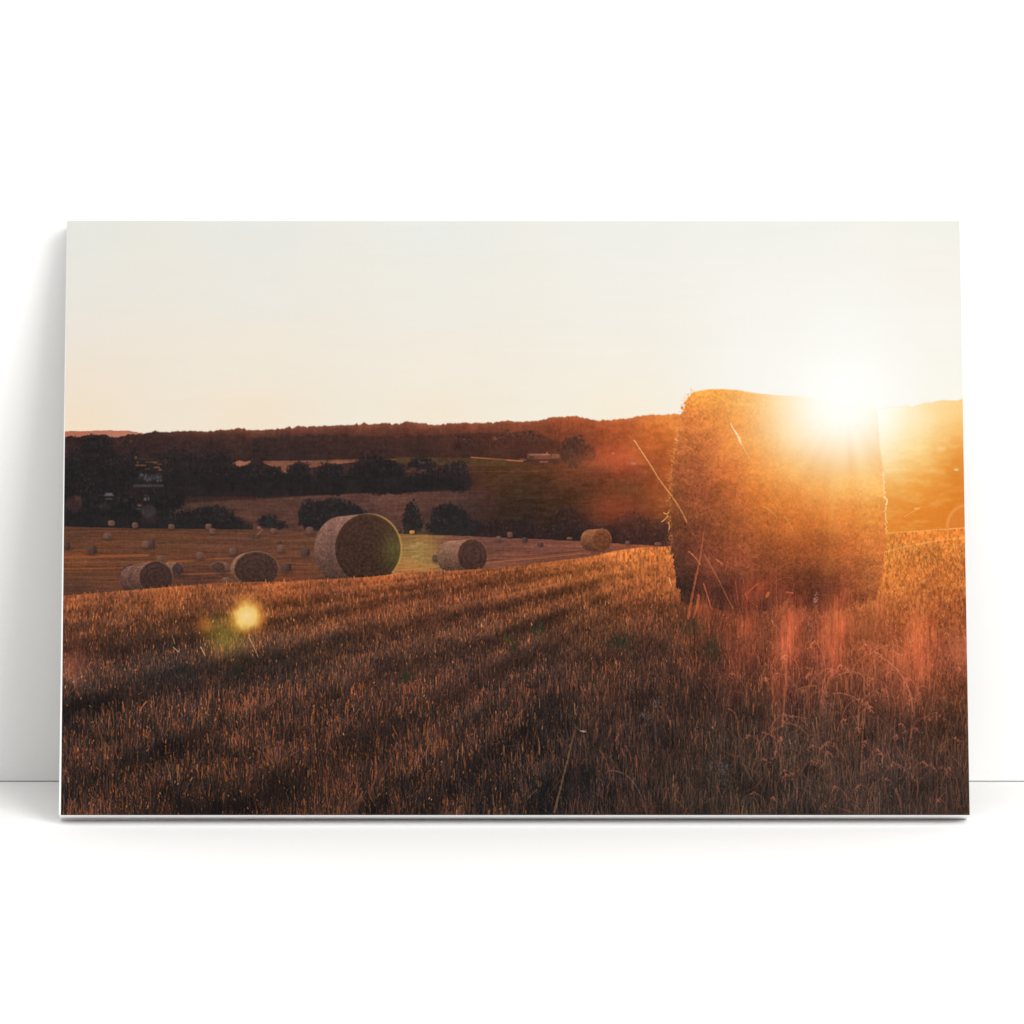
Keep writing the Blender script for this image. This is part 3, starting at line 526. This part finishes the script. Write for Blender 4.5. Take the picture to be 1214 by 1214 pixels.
    def flare(x, y, rx, ry, c, a, p=2.):
        P.screen(np.exp(-(((X-x)/rx)**2+((Y-y)/ry)**2)**(p/2))*a, c)
    flare(735,545,34,17,(150,40,20),.62); flare(722,606,34,20,(110,30,14),.5); flare(785,600,26,26,(120,50,16),.35); flare(775,530,44,30,(150,60,10),.25); flare(690,552,40,14,(90,40,24),.4)
    fr_ = np.hypot((X-292)*1.02, (Y-733)*1.02)+1.6*np.abs(np.sin(np.arctan2(Y-733, X-292)*2.5+1))+noise(9,9,2)*2.4+noise(1.6,4,1)*1.2
    P.screen(np.exp(-(fr_/27)**4)*.4, (190,96,30))
    P.put(.9*sm(27, 11, fr_), np.stack([np.interp(fr_,[0,12,20],[250,246,222]), np.interp(fr_,[0,12,20],[226,206,150]), np.interp(fr_,[0,12,20],[162,118,60])], -1))
    P.screen(np.exp(-((X-309)/6)**2-((Y-740)/14)**2)*.4, (150,60,20))
    flare(264,750,22,19,(100,100,10),.4,2.6); flare(243,744,10,11,(170,70,10),.5,3); flare(272,765,24,16,(70,66,12),.5); flare(85,793,18,20,(120,50,30),.5); flare(78,800,12,10,(140,60,30),.3)
    flare(1142,772,20,30,(150,60,40),.5); flare(494,655,26,22,(50,60,6),.4)
    for x, y, rx, ry, a in [(880,752,17,60,.5),(934,758,19,46,.78),(924,800,10,64,.4),(990,752,23,52,.75),(1040,740,20,60,.35),(1088,768,23,58,.8),(905,700,22,24,.45),(860,668,24,26,.28),(835,720,12,30,.3),(1060,800,26,30,.25)]:
        sv = 1+.6*noise(2.4, 40, 2)
        P.screen(np.exp(-(((X-x-(Y-y)*-.12)/rx)**2+((Y-y)/ry)**2))*a*.95*sv*(.8+.7*np.clip(noise(16, 20, 2)+.2, -.6, .8)), (150,44,24))
    # woven grain of the cloth: thin vertical and horizontal threads
    v = noise(.9, 26, 1)*.6+noise(26, .9, 1)*.4
    g = noise(1.1, 1.1, 1)
    dark = 1-sm(60, 220, P.a.mean(-1))
    P.a += ((v*3.2+g*3)*(.12+.88*dark))[..., None]
    P.a += .55*np.clip(P.a-blur(P.a, 2), -30, 30)*((.3+.7*dark)*(.5+.5*sm(640, 660, Y))*(1-sm(225, 242, blur(P.a.mean(-1), 3))))[..., None]
    return np.clip(P.a, 0, 255)

# ---- settings of the set
LEAN_DEG = 18.0
INK = (.725, .722, .715)
GAP, GAPD = .0011, .0018
WORLD = .62
EXPO = 0.0
LIGHTS = [('key_light', (5.0, -7.6, 5.4), (.45, -.1, .2), 4.6, 600, (1, .995, .985)),
          ('top_light', (.4, -1.6, 6.2), (.45, -.6, .0), 6.5, 150, (1, 1, 1))]

# =====================================================================================
#  the scene: a stretched canvas print leaning against a white wall on a white floor
# =====================================================================================
import bpy, bmesh, math
C = bpy.context.scene
col = C.collection
PXM = 0.9/1077.0             # metres per photo pixel at the canvas

# ---- camera: long lens, film plane parallel to the wall, shifted down
#      (a camera standing in front of the canvas, above its upper edge)
CANV_Y = -0.2                # distance of the canvas' lower edge in front of the wall (wall plane y = 0)
D = 10.0                     # camera to lower edge of the canvas
CAM = (0.36, CANV_Y-D, 2.06)
def tag(o, label=None, cat=None, kind=None, group=None):
    if label: o['label'] = label
    if cat: o['category'] = cat
    if kind: o['kind'] = kind
    if group: o['group'] = group
    return o

def link(name, me, parent=None, mats=()):
    for m in mats: me.materials.append(m)
    o = bpy.data.objects.new(name, me); col.objects.link(o)
    if parent: o.parent = parent
    return o

# ---------------------------------------------------------------- materials
def new_mat(name):
    m = bpy.data.materials.new(name); m.use_nodes = True
    return m, m.node_tree, m.node_tree.nodes['Principled BSDF']

def white_plaster(name, base, rough, bump, scale):
    m, nt, b = new_mat(name)
    tc = nt.nodes.new('ShaderNodeTexCoord')
    n = nt.nodes.new('ShaderNodeTexNoise'); n.inputs['Scale'].default_value = scale; n.inputs['Detail'].default_value = 6
    nt.links.new(tc.outputs['Object'], n.inputs['Vector'])
    r = nt.nodes.new('ShaderNodeMapRange')
    r.inputs['To Min'].default_value = .985; r.inputs['To Max'].default_value = 1.0
    nt.links.new(n.outputs['Fac'], r.inputs['Value'])
    mx = nt.nodes.new('ShaderNodeMix'); mx.data_type = 'RGBA'; mx.blend_type = 'MULTIPLY'; mx.inputs[0].default_value = 1
    mx.inputs[6].default_value = (*base, 1)
    nt.links.new(r.outputs[0], mx.inputs[7]); nt.links.new(mx.outputs[2], b.inputs['Base Color'])
    b.inputs['Roughness'].default_value = rough; b.inputs['Specular IOR Level'].default_value = .15
    bp = nt.nodes.new('ShaderNodeBump'); bp.inputs['Strength'].default_value = bump; bp.inputs['Distance'].default_value = .0006
    nt.links.new(n.outputs['Fac'], bp.inputs['Height']); nt.links.new(bp.outputs[0], b.inputs['Normal'])
    return m
M_wall = white_plaster('white_wall_paint', (.87, .868, .86), .9, .12, 260)
M_floor = white_plaster('white_floor_paint', (.87, .868, .86), .85, .08, 180)
M_gap = white_plaster('joint_grey', (.42, .42, .42), .9, .05, 200)
M_edge = white_plaster('bare_white_canvas', (.93, .93, .925), .8, .2, 900)
M_back = white_plaster('canvas_reverse', (.72, .70, .64), .9, .3, 700)

def wood_mat():
    m, nt, b = new_mat('pine_bar')
    tc = nt.nodes.new('ShaderNodeTexCoord'); mp = nt.nodes.new('ShaderNodeMapping'); mp.inputs['Scale'].default_value = (3, 3, 60)
    n = nt.nodes.new('ShaderNodeTexNoise'); n.inputs['Scale'].default_value = 4; n.inputs['Detail'].default_value = 8
    cr = nt.nodes.new('ShaderNodeValToRGB'); cr.color_ramp.elements[0].color = (.45, .29, .15, 1); cr.color_ramp.elements[1].color = (.66, .48, .29, 1)
    nt.links.new(tc.outputs['Object'], mp.inputs[0]); nt.links.new(mp.outputs[0], n.inputs['Vector'])
    nt.links.new(n.outputs['Fac'], cr.inputs[0]); nt.links.new(cr.outputs[0], b.inputs['Base Color'])
    b.inputs['Roughness'].default_value = .6
    return m
M_wood = wood_mat()

def print_mat():
    m, nt, b = new_mat('printed_cloth')
    # the picture drawn above, straightened from the photo's slightly trapezoid outline to the cloth's rectangle
    pic = paint()
    TW, TH = 2160, 1416
    v, u = np.meshgrid((np.arange(TH)+.5)/TH, (np.arange(TW)+.5)/TW, indexing='ij')
    TL, TR, BR, BL = PRINT_QUAD
    qx = (TL[0]*(1-u)+TR[0]*u)*(1-v)+(BL[0]*(1-u)+BR[0]*u)*v
    qy = (TL[1]*(1-u)+TR[1]*u)*(1-v)+(BL[1]*(1-u)+BR[1]*u)*v
    fx = (qx-X0)*S-.5; fy = (qy-Y0)*S-.5
    ix = fx.astype(int); iy = fy.astype(int); fx = (fx-ix)[..., None]; fy = (fy-iy)[..., None]
    a = (pic[iy, ix]*(1-fx)+pic[iy, ix+1]*fx)*(1-fy)+(pic[iy+1, ix]*(1-fx)+pic[iy+1, ix+1]*fx)*fy
    buf = np.ones((TH, TW, 4), np.float32); buf[..., :3] = a[::-1]/255.
    im = bpy.data.images.new('drawn_picture', TW, TH, alpha=False)
    im.colorspace_settings.name = 'sRGB'
    im.pixels.foreach_set(buf.ravel()); im.update(); im.pack()
    uv = nt.nodes.new('ShaderNodeUVMap'); uv.uv_map = 'cloth'
    t = nt.nodes.new('ShaderNodeTexImage'); t.image = im; t.interpolation = 'Cubic'; t.extension = 'EXTEND'
    nt.links.new(uv.outputs[0], t.inputs[0])
    mx = nt.nodes.new('ShaderNodeMix'); mx.data_type = 'RGBA'; mx.blend_type = 'MULTIPLY'; mx.inputs[0].default_value = 1
    mx.inputs[7].default_value = (*INK, 1)
    nt.links.new(t.outputs['Color'], mx.inputs[6]); nt.links.new(mx.outputs[2], b.inputs['Base Color'])
    b.inputs['Roughness'].default_value = .85; b.inputs['Specular IOR Level'].default_value = .04
    # weave: threads both ways, about 0.9 mm apart
    tc = nt.nodes.new('ShaderNodeTexCoord')
    hs = []
    for d in ('X', 'Z'):
        w = nt.nodes.new('ShaderNodeTexWave'); w.wave_type = 'BANDS'; w.bands_direction = d
        w.inputs['Scale'].default_value = 340; w.inputs['Distortion'].default_value = 1.2; w.inputs['Detail'].default_value = 1
        nt.links.new(tc.outputs['Object'], w.inputs['Vector']); hs.append(w)
    ad = nt.nodes.new('ShaderNodeMath'); ad.operation = 'ADD'
    nt.links.new(hs[0].outputs['Fac'], ad.inputs[0]); nt.links.new(hs[1].outputs['Fac'], ad.inputs[1])
    bp = nt.nodes.new('ShaderNodeBump'); bp.inputs['Strength'].default_value = .25; bp.inputs['Distance'].default_value = .0003
    nt.links.new(ad.outputs[0], bp.inputs['Height']); nt.links.new(bp.outputs[0], b.inputs['Normal'])
    return m

# ---------------------------------------------------------------- canvas pose, solved so that the corners of the print
# stand where they do in the photograph (least squares over position, turn, lean, roll and size)
FOC = D/PXM                  # focal length in photo pixels
PRINT_QUAD = ((79.6, 261.4), (1138.2, 262.4), (1149.2, 965.6), (72.2, 967.0))
LEFTC, FLOORY = 72.2, 967.0

def rotm(yaw, lean, roll):
    cy, sy, cl, sl, cr, sr = math.cos(yaw), math.sin(yaw), math.cos(lean), math.sin(lean), math.cos(roll), math.sin(roll)
    Rz = np.array([[cy, -sy, 0], [sy, cy, 0], [0, 0, 1]])
    Rx = np.array([[1, 0, 0], [0, cl, -sl], [0, sl, cl]])
    Ry = np.array([[cr, 0, sr], [0, 1, 0], [-sr, 0, cr]])
    return Rz@Rx@Ry
TH_ = .033                   # stretcher depth
CANV_X0 = 0.0                # x of the canvas' lower left corner
# optical axis in the photo: lower-left print corner sits at (CANV_X0, CANV_Y, zfront)
def project(P, pp):
    d = P[1]-CAM[1]
    return np.array([pp[0]+(P[0]-CAM[0])/d*FOC, pp[1]-(P[2]-CAM[2])/d*FOC])
def corners(p):
    x, y, z, yaw, lean, roll, W, H = p
    R = rotm(yaw, lean, roll); o = np.array([x, y, z])
    return [o+R@np.array(v) for v in ((0, 0, H), (W, 0, H), (W, 0, 0), (0, 0, 0))]
pp = (LEFTC-(CANV_X0-CAM[0])/D*FOC, 967.0+(0.010-CAM[2])/D*FOC)
LEAN = math.radians(-LEAN_DEG)
def resid(p):
    r = []
    for P, q in zip(corners(p), PRINT_QUAD): r += list(project(P, pp)-np.array(q))
    r.append((p[4]-LEAN)*3000); r.append((p[2]-.010)*30000); r.append((p[0]-CANV_X0)*1000)
    return np.array(r)
p = np.array([0, CANV_Y, .010, -.01, LEAN, 0, .9, .62])
for _ in range(60):
    r = resid(p); J = np.stack([(resid(p+1e-6*np.eye(8)[i])-r)/1e-6 for i in range(8)], 1)
    p = p-np.linalg.lstsq(J.T@J+1e-6*np.eye(8), J.T@r, rcond=None)[0]
print('pose', p, 'resid px', np.round(resid(p)[:8], 2))
cs = corners(p)
WALL_Y = max(c[1] for c in cs[:2])+TH_*math.cos(LEAN)+.001     # its upper back edge touches the wall
R3 = rotm(*p[3:6]); W, H = p[6], p[7]
print('wall y', WALL_Y, 'wall-floor line px', pp[1]+CAM[2]/(WALL_Y-CAM[1])*FOC)

from mathutils import Matrix, Vector
root = bpy.data.objects.new('canvas_print', None); col.objects.link(root)
root.empty_display_size = .1
M4 = Matrix([[*R3[0], p[0]], [*R3[1], p[1]], [*R3[2], p[2]], [0, 0, 0, 1]])
root.matrix_world = M4
tag(root, 'wide stretched canvas print of hay bales at sunset leaning against the white wall', 'canvas print')

# printed cloth: a very slightly rounded front sheet
def grid_sheet():
    bm = bmesh.new(); uvl = bm.loops.layers.uv.new('cloth')
    nx, nz = 90, 60; e = .0018
    V = []
    for j in range(nz+1):
        row = []
        for i in range(nx+1):
            x = W*i/nx; z = H*j/nz
            y = 0.0
            row.append(bm.verts.new((x, y, z)))
        V.append(row)
    for j in range(nz):
        for i in range(nx):
            f = bm.faces.new((V[j][i], V[j][i+1], V[j+1][i+1], V[j+1][i]))
            for l in f.loops: l[uvl].uv = (l.vert.co.x/W, l.vert.co.z/H)
    me = bpy.data.meshes.new('printed_front'); bm.to_mesh(me); bm.free(); return me
front = link('printed_front', grid_sheet(), root, [print_mat()])
front['label'] = 'matte printed sunset picture with large hay bale at right'

# white unprinted sides, folded round the bars with softly rounded corners
BW = .0030                   # how far the white wrap stands outside the print at the lower and left edge
def wrap_mesh():
    bm = bmesh.new()
    r = .0022
    def ring(inset, y):
        out = []
        x0, x1, z0, z1 = -BWL-inset, W+BWR+inset, -BWB-inset, H+BWT+inset
        for cx, cz, a0 in ((x1-r, z1-r, 0), (x0+r, z1-r, 90), (x0+r, z0+r, 180), (x1-r, z0+r, 270)):
            for k in range(7):
                a = math.radians(a0+15*k); zz = cz+r*math.sin(a); out.append(bm.verts.new((cx+r*math.cos(a)+(BWL*.75*zz/H if cx < W/2 else 0), y, zz)))
        return out
    prof = [(-.0022, -.0000), (-.0009, .0002), (-.0002, .0008), (0, .002), (0, TH_-.002), (-.0005, TH_)]
    rings = [ring(a, b+.0004) for a, b in prof]
    for a, b in zip(rings, rings[1:]):
        n = len(a)
        for k in range(n): bm.faces.new((a[k], b[k], b[(k+1)%n], a[(k+1)%n]))
    bm.faces.new(list(reversed(rings[0])))
    # folded-over strip on the reverse
    inner = []
    for cx, cz in ((W-.03, H-.03), (.03, H-.03), (.03, .03), (W-.03, .03)): inner.append(bm.verts.new((cx, TH_+.0006, cz)))
    last = rings[-1]; n = len(last)
    for q in range(4):
        seg = last[q*7:q*7+7]
        for a, b in zip(seg, seg[1:]): bm.faces.new((a, inner[q], b))
        bm.faces.new((seg[-1], inner[q], inner[(q+1)%4], last[((q+1)*7)%n]))
    bmesh.ops.recalc_face_normals(bm, faces=bm.faces)
    me = bpy.data.meshes.new('canvas_wrap'); bm.to_mesh(me); bm.free()
    return me
BWL, BWR, BWB, BWT = .0022, .0002, .0003, .0002
wrap = link('white_side', wrap_mesh(), root, [M_edge]); wrap['label'] = 'plain white folded sides of the canvas'

def bar(name, x0, x1, z0, z1, y0, y1, mat, parent):
    bm = bmesh.new(); bmesh.ops.create_cube(bm, size=1)
    for v in bm.verts: v.co = ((x0+x1)/2+v.co.x*(x1-x0), (y0+y1)/2+v.co.y*(y1-y0), (z0+z1)/2+v.co.z*(z1-z0))
    bmesh.ops.bevel(bm, geom=bm.edges[:], offset=.001, segments=1, affect='EDGES')
    me = bpy.data.meshes.new(name); bm.to_mesh(me); bm.free()
    return link(name, me, parent, [mat])
back = bar('canvas_reverse', .002, W-.002, .002, H-.002, .0012, .0022, M_back, root)
for a in ((.003, W-.003, .003, .038), (.003, W-.003, H-.038, H-.003), (.003, .038, .0385, H-.0385), (W-.038, W-.003, .0385, H-.0385), (W/2-.018, W/2+.018, .0385, H-.0385)):
    bar('stretcher_bar', *a, .004, TH_-.001, M_wood, root)
lowest = min((M4@v.co).z for v in wrap.data.vertices)
print('lowest canvas point z', lowest)

# ---------------------------------------------------------------- setting: wall, joint, floor
def slab(name, x0, x1, y0, y1, z0, z1, mat):
    bm = bmesh.new(); bmesh.ops.create_cube(bm, size=1)
    for v in bm.verts: v.co = ((x0+x1)/2+v.co.x*(x1-x0), (y0+y1)/2+v.co.y*(y1-y0), (z0+z1)/2+v.co.z*(z1-z0))
    me = bpy.data.meshes.new(name); bm.to_mesh(me); bm.free()
    o = link(name, me, None, [mat]); o['kind'] = 'structure'; return o
FZ = lowest-.0003
slab('floor', -6, 7, -13.5, WALL_Y+.3, FZ-.1, FZ, M_floor)
slab('wall', -6, 7, WALL_Y, WALL_Y+.15, FZ+GAP, 4.2, M_wall)
slab('wall_joint', -6, 7, WALL_Y+GAPD, WALL_Y+.14, FZ+.0001, FZ+GAP-.0001, M_gap)

# ---------------------------------------------------------------- light: a big soft box to the right, fill from the room
def area(name, loc, target, size, power, color=(1, 1, 1), sy=None):
    l = bpy.data.lights.new(name, 'AREA'); l.shape = 'RECTANGLE'; l.size = size; l.size_y = sy or size; l.energy = power; l.color = color
    o = bpy.data.objects.new(name, l); col.objects.link(o); o.location = loc
    o.rotation_euler = (Vector(target)-Vector(loc)).to_track_quat('-Z', 'Y').to_euler(); return o
for a in LIGHTS: area(*a)
w = bpy.data.worlds.new('World'); C.world = w; w.use_nodes = True
bg = w.node_tree.nodes['Background']; bg.inputs[0].default_value = (1, .998, .992, 1); bg.inputs[1].default_value = WORLD

# ---------------------------------------------------------------- camera
cam = bpy.data.cameras.new('camera'); co = bpy.data.objects.new('camera', cam); col.objects.link(co)
co.location = CAM; co.rotation_euler = (math.radians(90), 0, 0)
cam.sensor_width = 36; cam.sensor_fit = 'HORIZONTAL'; cam.lens = 36*FOC/1214.0
cam.shift_x = (607-pp[0])/1214.0; cam.shift_y = -(607-pp[1])/1214.0
cam.clip_start = .1; cam.clip_end = 100
C.camera = co
C.render.resolution_x = C.render.resolution_y = 1024
C.view_settings.view_transform = 'Standard'; C.view_settings.look = 'None'
C.view_settings.exposure = EXPO; C.view_settings.gamma = 1
C.view_settings.use_curve_mapping = False
C.cycles.max_bounces = 8; C.cycles.diffuse_bounces = 5
C.cycles.use_denoising = True
